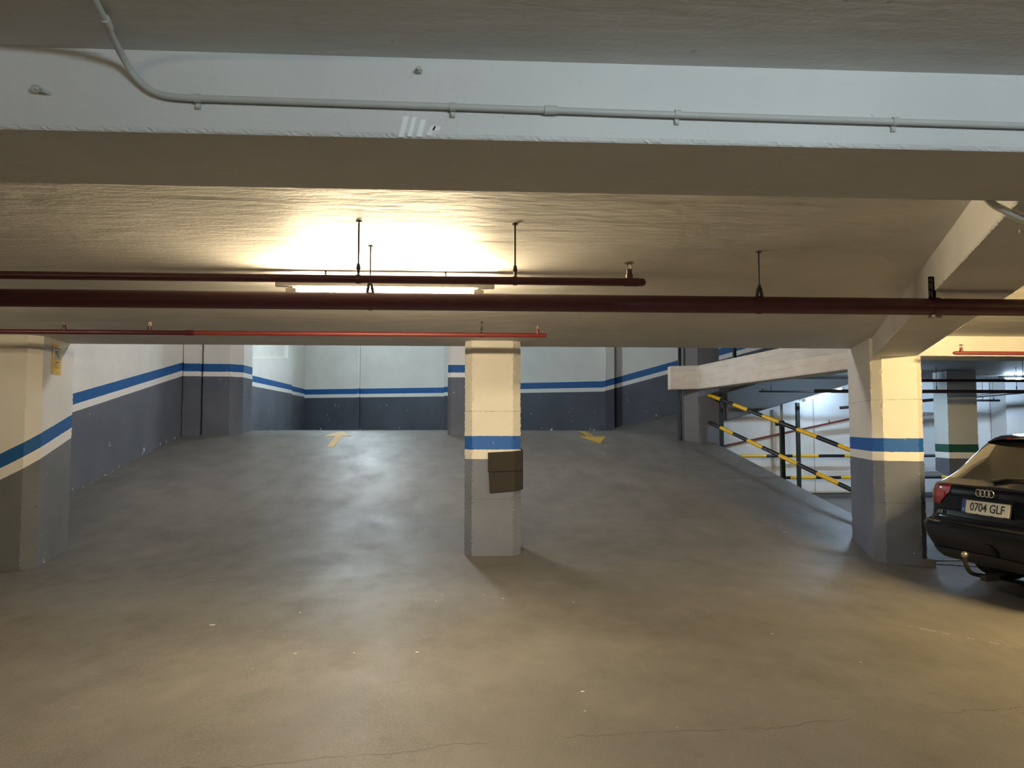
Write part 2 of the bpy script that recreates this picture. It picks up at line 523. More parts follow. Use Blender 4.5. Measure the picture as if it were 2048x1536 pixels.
nb = rough_beam('ceiling_beam', (-6, 2.185), (14, 2.185), 0.225, B, C + 0.02, 'beam', 'wide white concrete ceiling beam carrying the grey conduit', n=2200, jit=0.0012)
dl = Vector((4.287 - 1.933, 7.551 - 2.504)).normalized()
rough_beam('ceiling_beam', (1.933 + 0.2 - 0.12 * dl.x, 2.504 - 0.093 - 0.12 * dl.y), (1.933 + 0.2 + dl.x * 6.3, 2.504 - 0.093 + dl.y * 6.3), 0.22, B + 0.004, C + 0.02, 'beam', 'cream ceiling beam running at an angle to the right pillar', n=800, jit=0.0025)
rough_beam('ceiling_beam', (4.75, 8.0), (14, 8.0), 0.26, B + 0.002, C + 0.02, 'beam', 'warmly lit cream ceiling beam above the parked car', n=200)
# edge beam of the upper slab
pts = [(5.24, 9.2), (4.72, 15.02), (4.18, 15.2)]
mb = MB()
poly = [(5.24, 9.0), (4.72, 15.02), (4.18, 15.18), (4.2, 15.45), (4.95, 15.3), (5.6, 9.0)]
mb.prism(poly, 2.27, 2.76, nz=4, jit=0.002)
o = mb.build('slab_edge_beam', 'board', bevel=0.012)
tag(o, 'pale board-marked concrete edge beam beside the ramp', kind='structure')


# ---- pillars
def pillar(poly, z1, mat, label, nz=90, jit=0.0045, z0=None, name='concrete_pillar'):
    mb = MB(); fine = []; free = set(); n = len(poly)
    for i, p in enumerate(poly):                       # chips stay within 25 mm of each arris
        a, c, b = Vector(poly[i - 1]), Vector(p), Vector(poly[(i + 1) % n])
        fine += [tuple(c + (a - c).normalized() * 0.025), p, tuple(c + (b - c).normalized() * 0.025)]; free.add(3 * i + 1)
    mb.prism(fine, 0, z1, nz=nz, jit=jit, free=free, zf0=(lambda x, y: floor_z(x, y) - 0.04) if z0 is None else (lambda x, y: z0))
    cx = sum(p[0] for p in poly) / len(poly); cy = sum(p[1] for p in poly) / len(poly)
    o = mb.build(name, mat)
    tag(o, label, 'pillar'); return o


mid = pillar([(-0.05, 8.54), (0.03, 8.45), (0.50, 8.45), (0.59, 8.53), (0.59, 9.0), (0.5, 9.05), (0.03, 9.05), (-0.05, 9.0)], C, 'p_mid', 'cream concrete pillar with blue band and two dark foam pads', nz=150, jit=0.006)
pillar([(-5.98, 8.2), (-4.74, 8.2), (-4.64, 8.32), (-4.76, 9.18), (-5.98, 9.18)], C, 'p_left', 'broad cream pillar with slanting blue line and yellow sign')
rp0 = Vector((4.43, 7.9)); ax = Vector((math.cos(R(-20)), math.sin(R(-20)))); ay = Vector((-ax.y, ax.x))
def rpp(u, v): q = rp0 + ax * u + ay * v; return (q.x, q.y)
rp = pillar([rpp(0, 0.10), rpp(0.10, 0), rpp(0.44, -0.02), rpp(0.50, 0.05), rpp(0.50, 1.3), rpp(-0.05, 1.4)], C, 'p_right', 'cream pillar with blue band next to the parked car')
MB().prism([rpp(0.40, -0.05), rpp(0.56, -0.05), rpp(0.57, 0.1), rpp(0.43, 0.1)], -0.01, 0.075).build('foot_stub', 'p_dark', rp, bevel=0.01)
# left pilaster and centre pillar at the head of the ramp
pillar([(-5.98, 15.82), (-5.64, 15.84), (-5.64, 16.3), (-5.98, 16.3)], 5.25, 'p_back', 'narrow wall strip beside the corner pillar at the ramp head', nz=20, name='wall_rib')
pillar([(-5.6, 15.9), (-5.05, 15.9), (-4.84, 16.15), (-4.84, 16.8), (-5.6, 16.8)], 5.25, 'p_back', 'grey and white corner pillar at the head of the ramp', nz=60)
pillar([(-0.46, 15.92), (-0.40, 15.86), (0.35, 15.86), (0.42, 15.92), (0.42, 16.5), (-0.46, 16.5)], 5.25, 'p_back', 'far pillar standing behind the pillar with foam pads', nz=60)
pillar([(4.50, 15.3), (4.74, 15.1), (5.19, 15.1), (5.19, 15.62), (4.50, 15.62)], 5.25, 'p_dark', 'grey pillar under the end of the pale edge beam', nz=50)
pillar([(8.36, 12.5), (8.84, 12.42), (8.9, 12.9), (8.42, 12.98)], C, 'p_green', 'pale pillar with dark green band behind the car')
pillar([(11.24, 14.9), (11.66, 14.9), (11.66, 15.36), (11.24, 15.36)], C, 'white', 'white pilaster on the lower wall beyond the car', z0=-0.02)
pillar([(6.62, 15.3), (7.05, 15.3), (7.05, 15.39), (6.62, 15.39)], 1.98, 'white', 'shallow white pilaster on the lower wall behind the railing', z0=-0.02, nz=12)
pillar([(-3.97, 26.48), (-3.89, 26.46), (-3.89, 26.75), (-3.97, 26.75)], 5.2, 'wall_back', 'thin rib on the landing back wall', z0=LAND, nz=12, name='wall_rib')
pillar([(-0.86, 25.2), (-0.62, 25.2), (-0.62, 25.6), (-0.86, 25.6)], 5.2, 'wall_back', 'narrow rib at the corner of the landing back wall', z0=LAND, nz=12, name='wall_rib')
pillar([(4.0, 21.55), (4.25, 21.5), (4.35, 21.8), (4.1, 21.9)], 5.2, 'wall_back', 'rib where the back wall starts to climb', z0=LAND, nz=12, name='wall_rib')

# ================================================================== LAMPS
def lamp(loc, length, rotz, tilt, col, strength, label, drop=0.0, hw=0.018):
    """open fluorescent batten; loc = centre of tube"""
    root = empty('fluorescent_lamp', loc, (0, -tilt, rotz)); L = length / 2
    MB().tube([(-L + 0.07, 0, 0), (L - 0.07, 0, 0)], 0.016, 8).build('tube', emit('tube_glow', col, strength), root, smooth=True)
    mb = MB(); mb.prism([(-L - 0.02, -hw), (L + 0.02, -hw), (L + 0.06, -0.012), (L + 0.06, 0.012), (L + 0.02, hw), (-L - 0.02, hw), (-L - 0.06, 0.012), (-L - 0.06, -0.012)], 0.028, 0.062)
    mb.build('housing', 'lamp_body', root, bevel=0.006)
    for s in (-1, 1):
        MB().tube([(s * (L - 0.075), 0, 0), (s * (L - 0.01), 0, 0)], 0.021, 12).build('end_cap', 'lamp_body', root, smooth=True)
        MB().box((s * (L - 0.04) - 0.012, -0.012, 0.0), (s * (L - 0.04) + 0.012, 0.012, 0.03)).build('socket_foot', 'lamp_body', root)
        if drop: MB().tube([(s * L * 0.6, 0, 0.06), (s * L * 0.6, 0, drop)], 0.006, 8).build('hanger', 'steel', root)
    tag(root, label, 'lamp')
    return root


lamp((-0.535, 4.72, 2.335), 1.27, 0, 0, WARM, LAMP_MAIN, 'lit warm fluorescent tube behind the maroon pipes', 0.136)
lamp((1.1, -0.7, 2.38), 1.27, 0, 0, COLD, LAMP_REAR, 'lit cold fluorescent tube over the near bay', 0.09)
lamp((5.1, 4.5, 2.38), 1.27, 0, 0, WARM2, LAMP_RIGHT, 'lit warm fluorescent tube over the parked car', 0.09)
lamp((7.39, 15.05, 2.172), 0.96, 0, R(17.2), COLD2, LAMP_LOW, 'lit cold fluorescent tube under the second ramp')
lamp((10.6, 13.3, 2.38), 1.27, 0, 0, COLD2, 330, 'lit cold fluorescent tube in the side bay beyond the green banded pillar', 0.09)
lamp((7.1, 12.6, 2.38), 0.66, 0, 0, COLD2, 800, 'unseen short cold tube added behind the right pillar to light the lower wall', 0.09)  # unseen lamp added to put cold light on the lower wall
lamp((-2.4, 19.3, 5.08), 1.27, R(90), 0, COLD, LAMP_UP, 'lit cold fluorescent tube above the landing', 0.12)
lamp((-3.6, 22.6, 5.08), 1.27, 0, 0, COLD, 650, 'lit cold fluorescent tube by the landing back wall', 0.12)
lamp((-0.7, 12.2, 5.08), 1.27, R(90), 0, NEUTRAL, 1250, 'lit white fluorescent tube above the ramp', 0.12)
lamp((-4.4, 5.5, 2.38), 1.27, 0, 0, WARM, 100, 'lit warm fluorescent tube in front of the broad left pillar', 0.09)
lamp((-3.6, -5.0, 2.38), 1.27, 0, 0, WARM, 300, 'unseen warm fill tube added to brighten the near left floor', 0.09)  # fill lamp added out of view for the near left floor

# ================================================================== PIPES
def sprinkler(parent, x, y, z, h=0.09, mat='red_dark', head='brass', s=1.25):
    """upright sprinkler head on a short tee"""
    tee = MB().tube([(x, y, z), (x, y, z + 0.30 * h)], 0.014 * s, 10).tube([(x, y, z + 0.3 * h), (x, y, z + 0.58 * h)], 0.011 * s, 6).build('sprinkler_head', mat, parent, smooth=True)
    mb = MB()
    for k in (-1, 1):
        mb.tube([(x + k * 0.009 * s, y, z + 0.55 * h), (x + k * 0.008 * s, y, z + 0.8 * h), (x, y, z + 0.95 * h)], 0.0028 * s, 6)
    mb.tube([(x, y, z + 0.55 * h), (x, y, z + 0.95 * h)], 0.002, 6)
    mb.build('frame_arm', head, tee, smooth=True)
    MB().tube([(x, y, z + 0.93 * h), (x, y, z + h - 0.002), (x, y, z + h)], [0.02 * s, 0.0165 * s, 0.006 * s], 14).build('deflector', head, tee, smooth=True)


def hanger(parent, x, y, zp, r, zc=C, clevis=False, ring_mat='red_dark'):
    rod = MB().tube([(x, y, zp + r + 0.045), (x, y, zc)], 0.0045, 8).tube([(x, y, zc - 0.006), (x, y, zc)], 0.014, 10).build('hanger_rod', 'steel', parent, smooth=True)
    mb = MB()
    n = 20; ring = [(x, y + math.sin(2 * math.pi * k / n) * (r + 0.003), zp + math.cos(2 * math.pi * k / n) * (r + 0.003)) for k in range(n + 1)]
    w = 0.011
    mb.grid([[(p[0] - w, p[1], p[2]) for p in ring], [(p[0] + w, p[1], p[2]) for p in ring]], mi=1)
    if clevis:
        for s in (-1, 1):
            mb.tube([(x + s * 0.016, y, zp + r - 0.002), (x + s * 0.006, y, zp + r + 0.05)], 0.009, 6)
        mb.tube([(x, y, zp + r + 0.04), (x, y, zp + r + 0.066)], 0.010, 6)
    else:
        mb.tube([(x, y, zp + r - 0.002), (x, y, zp + r + 0.025), (x, y, zp + r + 0.03), (x, y, zp + r + 0.055)], [0.006, 0.007, 0.012, 0.008], 8)
    mb.build('clamp', ['steel', ring_mat], rod, smooth=True)


def pipe(name, pts, r, mat, label, group=None, seg=20):
    root = empty(name, pts[0])
    root.location = (0, 0, 0)
    MB().tube(pts, r, seg).build('pipe', mat, root, smooth=True)
    tag(root, label, 'pipe', group); return root


def rounded(x0, x1, y, z, r, flip=False):
    e = [(x1 - r * 0.7, y, z), (x1 - r * 0.3, y, z), (x1, y, z)]
    return [(x0, y, z)] + e, [r, r, r * 0.8, r * 0.35]


# large main
p = empty('sprinkler_pipe')
MB().tube([(-5.98, 4.06, 2.163), (9.5, 4.06, 2.163)], 0.048, 28).build('pipe', 'red_dark', p, smooth=True)
hanger(p, -0.545, 4.06, 2.163, 0.048, clevis=True); hanger(p, 1.635, 4.06, 2.163, 0.048, clevis=True); hanger(p, -3.4, 4.06, 2.163, 0.048, clevis=True)
# strap clamp with slotted channel below the angled beam
n = 24; ring = [(2.66, 4.06 + math.sin(2 * math.pi * k / n) * 0.053, 2.163 + math.cos(2 * math.pi * k / n) * 0.053) for k in range(n + 1)]
cl = MB().grid([[(q[0] - 0.02, q[1], q[2]) for q in ring], [(q[0] + 0.02, q[1], q[2]) for q in ring]]).build('strap_clamp', 'red_dark', p, smooth=True)
MB().box((2.63, 4.04, 2.10), (2.65, 4.08, 2.115)).tube([(2.62, 4.06, 2.105), (2.70, 4.06, 2.105)], 0.006, 8).build('clamp_bolt', 'brass', cl)
mb = MB()
for xx in (2.625, 2.652): mb.box((xx, 4.045, 2.20), (xx + 0.008, 4.06, 2.335))
for zz in (2.21, 2.255, 2.30, 2.325): mb.box((2.625, 4.045, zz), (2.66, 4.06, zz + 0.01))
mb.box((2.652, 4.045, 2.2), (2.66, 4.10, 2.335))
mb.build('slotted_channel', 'steel', cl)
tag(p, 'thick maroon sprinkler main crossing under the whole ceiling', 'pipe')

# upper thin branch
p = empty('sprinkler_pipe')
a, rr = rounded(-5.98, 0.866, 3.57, 2.187, 0.0195)
MB().tube(a, rr, 18).build('pipe', 'red_dark', p, smooth=True)
MB().tube([(0.76, 3.57, 2.187), (0.83, 3.57, 2.187)], 0.0212, 18).build('end_fitting', 'red_dark', p, smooth=True)
for x in (-0.537, 0.221, -2.9): hanger(p, x, 3.57, 2.187, 0.0195)
sprinkler(p, 0.785, 3.57, 2.2, 0.088)
tag(p, 'thin dark maroon pipe ending in a sprinkler, in front of the lit tube', 'pipe')

# rear thin branch near the slab edge
p = empty('sprinkler_pipe')
a, rr = rounded(-2.62, 0.73, 6.95, 2.347, 0.021)
MB().tube(a, rr, 18).build('pipe', 'red', p, smooth=True)
MB().tube([(-5.98, 6.95, 2.347), (-2.58, 6.95, 2.347)], 0.0212, 18).build('older_pipe', 'red_dark', p, smooth=True)
MB().tube([(-2.62, 6.95, 2.347), (-2.54, 6.95, 2.347)], 0.025, 18).build('coupling', 'red_dark', p, smooth=True)
sprinkler(p, -3.70, 6.95, 2.36, 0.085); sprinkler(p, -2.94, 6.95, 2.36, 0.085, 'red_dark', 'paper'); sprinkler(p, 0.643, 6.95, 2.36, 0.085, 'red')
hanger(p, 0.112, 6.95, 2.347, 0.021)
tag(p, 'thin bright red sprinkler pipe close to the slab edge', 'pipe')

# red branch over the car
p = empty('sprinkler_pipe')
MB().tube([(4.89, 7.2, 2.229), (4.90, 7.2, 2.229), (4.92, 7.2, 2.229), (10.5, 7.2, 2.229)], [0.006, 0.014, 0.0185, 0.0185], 18).build('pipe', 'red', p, smooth=True)
sprinkler(p, 4.98, 7.2, 2.24, 0.075, 'red'); hanger(p, 6.6, 7.2, 2.229, 0.0185)
tag(p, 'bright red sprinkler pipe along the warmly lit beam over the car', 'pipe')

# dark pipes of the side bay
def simple_pipe(pts, r, mat, label, rods=(), heads=()):
    p = empty('sprinkler_pipe')
    MB().tube(pts, r, 14).build('pipe', mat, p, smooth=True)
    for (x, y, z) in rods: hanger(p, x, y, z, r)
    for (x, y, z) in heads: sprinkler(p, x, y, z, 0.09, mat)
    tag(p, label, 'pipe')


simple_pipe([(5.6, 10.5, 2.165), (13.9, 10.5, 2.18)], 0.022, 'red_dark', 'dark maroon pipe hung under the dim ceiling beyond the lit beam', [(8.2, 10.5, 2.17)])
simple_pipe([(5.6, 11.7, 2.068), (13.9, 11.7, 2.068)], 0.03, 'black_pipe', 'black pipe crossing in front of the green banded pillar', [(7.65, 11.7, 2.068), (9.02, 11.7, 2.068)])
simple_pipe([(7.2, 14.0, 1.86), (12.5, 14.0, 2.31)], 0.03, 'black_pipe', 'black pipe sloping up behind the green banded pillar', [(10.3, 14, 2.12)])
simple_pipe([(9.2, 14.5, 2.03), (10.8, 14.5, 2.03)], 0.022, 'black_pipe', 'short thin pipe stub behind the green banded pillar', [(10.45, 14.5, 2.03)], [(10.68, 14.5, 2.04)])
simple_pipe([(5.40, 13.5, 2.15), (8.9, 13.5, 2.15)], 0.018, 'black_pipe', 'thin black sprinkler pipe under the pale edge beam', [(5.63, 13.5, 2.15)], [(5.47, 13.5, 2.16)])
simple_pipe([(5.3, 15.25, 1.09), (8.6, 15.25, 1.78)], 0.02, 'red', 'thin red pipe sloping along the lower white wall', [], [(7.6, 15.25, 1.57)])
simple_pipe([(6.42, 15.33, 0.0), (6.42, 15.33, 1.86)], 0.028, 'conduit', 'grey vertical downpipe on the lower white wall')
simple_pipe([(7.32, 15.37, 0.0), (7.32, 15.37, 2.1)], 0.008, 'conduit', 'thin vertical cable tube on the lower white wall')
simple_pipe([(4.42, 15.34, 1.2), (4.42, 15.34, 2.28)], 0.045, 'black_pipe', 'black downpipe beside the grey pillar at the ramp head')

# ================================================================== CONDUIT ON NEAR BEAM
p = empty('electrical_conduit')
pts = [(-0.62, 0.2, 2.458), (-0.80, 1.3, 2.457), (-0.862, 1.69, 2.452), (-0.885, 1.82, 2.44), (-0.893, 1.90, 2.425), (-0.885, 1.935, 2.40), (-0.868, 1.945, 2.378), (-0.84, 1.946, 2.356), (-0.805, 1.946, 2.343), (-0.76, 1.946, 2.338), (-0.70, 1.946, 2.337), (0.0, 1.946, 2.331), (0.6, 1.946, 2.324), (1.6, 1.946, 2.317), (6.0, 1.946, 2.30)]
def smooth_pts(ps, k=4):
    out = []
    for i in range(len(ps) - 1):
        p0, p1, p2, p3 = (Vector(ps[max(0, min(len(ps) - 1, i + d))]) for d in (-1, 0, 1, 2))
        for j in range(k):
            t = j / k
            out.append(0.5 * ((2 * p1) + (-p0 + p2) * t + (2 * p0 - 5 * p1 + 4 * p2 - p3) * t * t + (-p0 + 3 * p1 - 3 * p2 + p3) * t ** 3))
    return out + [Vector(ps[-1])]
MB().tube(smooth_pts(pts[:11]) + [Vector(q) for q in pts[11:]], 0.0088, 14).build('conduit_tube', 'conduit', p, smooth=True)
def cz(x): return 2.337 + (x + 0.70) * (2.317 - 2.337) / 2.3
for x in (-0.718, -0.047, 0.565, 1.178):
    z = cz(x)
    k = MB().tube([(x - 0.008, 1.946, z), (x + 0.008, 1.946, z)], 0.0118, 14).build('clip', 'conduit', p, smooth=True)
    MB().box((x - 0.006, 1.952, z - 0.026), (x + 0.006, 1.960, z - 0.008)).tube([(x, 1.948, z - 0.02), (x, 1.956, z - 0.02)], 0.0055, 8).build('clip_screw', 'conduit', k)
z = cz(0.216); MB().tube([(0.200, 1.946, z), (0.234, 1.946, z)], 0.0122, 14).build('coupling', 'conduit', p, smooth=True)
MB().tube([(-0.878, 1.80, 2.443), (-0.872, 1.765, 2.446)], 0.0112, 14).build('coupling', 'conduit', p, smooth=True)
tag(p, 'grey electrical conduit bending off the ceiling and along the white beam', 'conduit')

# eye bolt, bolt stub and brush marks on the beam
p = empty('eye_bolt', (-1.105, 1.952, 2.345))
ring = [(-0.022 + 0.010 * math.cos(t) , -0.010 - 0.004 * math.sin(t), 0.006 + 0.006 * math.sin(t)) for t in [2 * math.pi * k / 16 for k in range(17)]]
MB().tube(ring, 0.003, 8).build('eye', 'conduit', p, smooth=True)
MB().tube([(0.006, 0.012, 0), (-0.008, -0.012, 0.002)], 0.005, 8).build('shank', 'conduit', p, smooth=True)
tag(p, 'small rusty eye bolt in the white beam', 'bolt')
p = empty('anchor_bolt', (-0.138, 1.955, 2.432))
MB().tube([(0, 0.01, 0), (0, -0.012, 0)], 0.009, 6).build('nut', 'conduit', p)
MB().tube([(0, 0.0, 0), (0, -0.022, -0.002)], 0.005, 8).build('stud', 'conduit', p, smooth=True)
tag(p, 'painted anchor bolt at the top of the white beam', 'bolt')
p = empty('paint_smear')
for k, (x0, x1, z0, z1, w) in enumerate(((-0.186, -0.172, 2.25, 2.308, 0.007), (-0.163, -0.150, 2.252, 2.306, 0.006), (-0.138, -0.126, 2.252, 2.300, 0.007), (-0.112, -0.098, 2.256, 2.284, 0.007), (-0.094, -0.088, 2.27, 2.282, 0.009))):
    MB().add([(x0 - w, 1.9588, z0), (x0 + w, 1.9588, z0), (x1 + w, 1.9588, z1), (x1 - w, 1.9588, z1), (x0 - w, 1.961, z0), (x0 + w, 1.961, z0), (x1 + w, 1.961, z1), (x1 - w, 1.961, z1)],
             [(0, 1, 2, 3), (7, 6, 5, 4), (0, 4, 5, 1), (1, 5, 6, 2), (2, 6, 7, 3), (3, 7, 4, 0)]).build('brush_stroke', 'smear', p)
tag(p, 'bright white brush strokes daubed on the beam below the conduit', 'paint')
# white cable loop at the corner of the angled beam
p = empty('cable_conduit')
MB().tube(smooth_pts([(1.75, 2.39, 2.268), (1.81, 2.425, 2.245), (1.87, 2.45, 2.232), (1.95, 2.50, 2.226), (2.06, 2.56, 2.226), (2.3, 2.62, 2.228), (2.75, 2.68, 2.228), (2.95, 2.7, 2.26), (3.05, 2.72, 2.38), (3.1, 2.72, 2.45)]), 0.013, 14).build('cable', 'paper', p, smooth=True)
tag(p, 'white flexible conduit looping under the angled beam', 'conduit')
p = empty('cable_conduit')
MB().tube([(2.098, 2.674, 2.222), (2.104, 2.676, 2.222), (2.112, 2.68, 2.222), (3.3, 3.2, 2.24)], [0.004, 0.008, 0.009, 0.009], 12).build('cable', 'paper', p, smooth=True)
tag(p, 'white straight conduit end below the angled beam', 'conduit')

# ================================================================== RAILINGS
def striped(parent, a, b, r, pitch, phase=0.0, name='rail', first=0):
    a, b = Vector(a), Vector(b); L = (b - a).length; d = (b - a) / L
    cuts = [0.0]; m = []; t = phase if phase > 0 else pitch; k = first
    while t < L: cuts.append(t); m.append(k % 2); k += 1; t += pitch
    cuts.append(L); m.append(k % 2)
    return MB().tube([a + d * t for t in cuts], r, 14, mats=m).build(name, ['yellow', 'black'], parent, smooth=True)


p = empty('safety_railing')
def rz(y): return 0.2 * (y - 9.25)
striped(p, (4.97, 15.104, 2.154), (5.667, 9.3, 0.896), 0.036, 0.563, 0.565)
striped(p, (4.972, 15.08, 1.583), (5.667, 9.3, 0.32), 0.036, 0.563, 0.52, first=1)
for (x, y, h) in ((5.12, 14.8, 0.985), (5.36, 12.44, 0.96)):
    po = MB().box((x - 0.035, y - 0.035, rz(y) - 0.05), (x + 0.035, y + 0.035, rz(y) + h)).build('post', 'green_post', p, bevel=0.004)
    MB().tube([(x - 0.11, y, rz(y) + h - 0.06), (x + 0.02, y, rz(y) + h - 0.06)], 0.03, 12).build('bracket', 'black', po)
tag(p, 'yellow and black striped railing sloping down beside the ramp', 'railing')
p = empty('safety_railing')
striped(p, (5.56, 14.95, 0.895), (13.8, 14.95, 0.895), 0.032, 0.55, 0.532)
striped(p, (6.04, 14.95, 0.45), (13.8, 14.95, 0.45), 0.032, 0.535, 0.546, first=1)
for x in (9.2, 11.2, 13.2):
    MB().box((x - 0.03, 14.97, 0.0), (x + 0.03, 15.03, 0.93)).build('post', 'green_post', p, bevel=0.004)
tag(p, 'level yellow and black striped railing in front of the lower white wall', 'railing')
po = MB().box((6.60, 14.60, 0.0), (6.67, 14.67, 1.98)).build('steel_post', 'green_post', bevel=0.004)
tag(po, 'tall dark steel post under the second ramp', 'post')
p = empty('safety_railing')
for (x, y) in ((4.40, 15.24), (5.16, 14.1), (5.3, 12.3), (5.42, 10.6)):
    MB().box((x - 0.03, y - 0.03, 2.75), (x + 0.03, y + 0.03, 3.75)).build('post', 'green_post', p, bevel=0.004)
striped(p, (4.33, 15.24, 3.2), (4.9, 15.3, 3.2), 0.034, 0.3, 0.18)
striped(p, (5.1, 14.8, 3.16), (5.5, 9.4, 3.16), 0.034, 0.44, 0.2)
striped(p, (5.1, 14.8, 3.6), (5.5, 9.4, 3.6), 0.034, 0.44, 0.3)
tag(p, 'striped upper railing standing on the pale edge beam', 'railing')

# ================================================================== SIGN, PADS, FLOOR MARKINGS
# sign on the right face of the left pillar
fx = Vector((-4.64, 8.32, 0)); fd = (Vector((-4.76, 9.18, 0)) - fx).normalized(); nn = Vector((fd.y, -fd.x, 0))
MS = Matrix(((fd.x, 0, nn.x, 0), (fd.y, 0, nn.y, 0), (0, 1, 0, 0), (0, 0, 0, 1)))
root = empty('warning_sign')
ctr = fx + fd * 0.345 + nn * 0.006 + Vector((0, 0, 2.247)); MS.translation = ctr
root.matrix_world = MS
def quad_box(mb, x0, x1, y0, y1, z0, z1): return mb.box((x0, y0, z0), (x1, y1, z1))
MAT['sign_yellow'] = plain('sign_yellow', (0.80, 0.50, 0.008), 0.45, var=0.05)
MAT['ink'] = plain('sign_ink', (0.02, 0.018, 0.02), 0.5)
MB().box((-0.118, -0.17, -0.003), (0.118, 0.17, 0.003)).build('sign_board', 'sign_yellow', root)
pn = MB().box((-0.075, 0.0, 0.003), (0.075, 0.10, 0.0045)).build('pictogram_panel', 'paper', root)
mb = MB(); th = R(-38)
def rot(x, y, cx=0.0, cy=0.058): return (cx + x * math.cos(th) - y * math.sin(th), cy + x * math.sin(th) + y * math.cos(th))
mb.prism([rot(-0.045, -0.018), rot(0.03, -0.018), rot(0.03, 0.018), rot(-0.045, 0.018)], 0.0045, 0.006)
mb.prism([rot(0.03, -0.012), rot(0.048, -0.017), rot(0.048, 0.017), rot(0.03, 0.012)], 0.0045, 0.006)
mb.build('camera_pictogram', 'ink', pn)
for (x0, x1, y, h) in ((-0.04, 0.04, -0.033, 0.010), (-0.1, 0.1, -0.062, 0.003), (-0.08, 0.07, -0.092, 0.004), (-0.09, 0.09, 0.125, 0.012), (-0.1, 0.1, -0.150, 0.003)):
    MB().box((x0, y - h / 2, 0.003), (x1, y + h / 2, 0.0042)).build('print_line', 'ink', root)
tag(root, 'yellow camera surveillance sign on the left pillar', 'sign')

# two foam pads wrapped round the right corner of the middle pillar
def pad(zl0, zl1, zr0, zr1, x0, label, sk):
    path = [(x0, 8.440), (0.44, 8.440), (0.512, 8.441), (0.600, 8.515), (0.606, 8.54), (0.606, 8.86)]
    L = [0]
    for a, b in zip(path[:-1], path[1:]): L.append(L[-1] + math.dist(a, b))
    front, back = [], []
    for (x, y), l in zip(path, L):
        t = l / 0.40
        lo, hi = lerp(zl0, zr0, t), lerp(zl1, zr1, t)
        front.append([(x, y, lo), (x, y, hi)])
    mb = MB()
    out = []
    for i, (x, y) in enumerate(path):
        a = path[max(i - 1, 0)]; b = path[min(i + 1, len(path) - 1)]
        d = Vector((b[0] - a[0], b[1] - a[1])).normalized(); nrm = Vector((d.y, -d.x)) * 0.014
        (p0, p1) = front[i]
        xs_ = x + (sk * 1 if i == 0 else 0)
        out.append([(x, y, p0[2]), (xs_, y, p1[2]), (xs_ + nrm.x, y + nrm.y, p1[2]), (x + nrm.x, y + nrm.y, p0[2])])
    n = len(out); vs = [q for r_ in out for q in r_]; fs = [(0, 1, 2, 3), tuple(4 * (n - 1) + k for k in (3, 2, 1, 0))]
    for i in range(n - 1):
        for k in range(4):
            q = (k + 1) % 4; fs.append((4 * i + k, 4 * i + 4 + k, 4 * i + 4 + q, 4 * i + q))
    mb.add(vs, fs)
    o = mb.build('foam_pad', 'foam', bevel=0.003); tag(o, label, 'pad'); return o
pad(0.972, 1.191, 0.985, 1.213, 0.214, 'upper dark foam corner pad on the middle pillar', -0.002)
pad(0.734, 0.966, 0.768, 0.981, 0.234, 'lower dark foam corner pad on the middle pillar, slightly skewed', -0.012)

# arrows painted on the ramp, draped over its surface
def decal(name, poly, mat, label, cat, dz=0.004, sub=6):
    bm = bmesh.new()
    f = bm.faces.new([bm.verts.new((x, y, 0)) for x, y in poly])
    bmesh.ops.triangulate(bm, faces=[f])
    bmesh.ops.subdivide_edges(bm, edges=bm.edges[:], cuts=sub, use_grid_fill=True)
    for v in bm.verts: v.co.z = (floor_z(v.co.x, v.co.y) if v.co.x < ramp_edge(v.co.y) else 0.0) + dz
    me = bpy.data.meshes.new(name); bm.to_mesh(me); bm.free(); me.materials.append(MAT[mat])
    o = bpy.data.objects.new(name, me); COL.objects.link(o); tag(o, label, cat); 
    md = o.modifiers.new('thickness', 'SOLIDIFY'); md.thickness = 0.003; md.offset = -1
    return o
def arrow(stem, head, mat, label):
    mb = MB(); n = 10
    def drop(p): return (p[0], p[1], floor_z(p[0], p[1]) + 0.004)
    (a, b, c, d) = stem                                   # bottom pair, then top pair
    mb.grid([[drop((lerp(a[0], d[0], i / n), lerp(a[1], d[1], i / n))), drop((lerp(b[0], c[0], i / n), lerp(b[1], c[1], i / n)))] for i in range(n + 1)])
    (l, t, q) = head                                      # left tip, apex, right tip
    mb.grid([[drop(((1 - f) * lerp(l[0], q[0], u) + f * t[0], (1 - f) * lerp(l[1], q[1], u) + f * t[1])) for u in (0, 0.25, 0.5, 0.75, 1)] for f in [i / n * 0.999 for i in range(n + 1)]])
    o = mb.build('floor_arrow', mat)
    md = o.modifiers.new('thickness', 'SOLIDIFY'); md.thickness = 0.003; md.offset = 0
    tag(o, label, 'arrow')


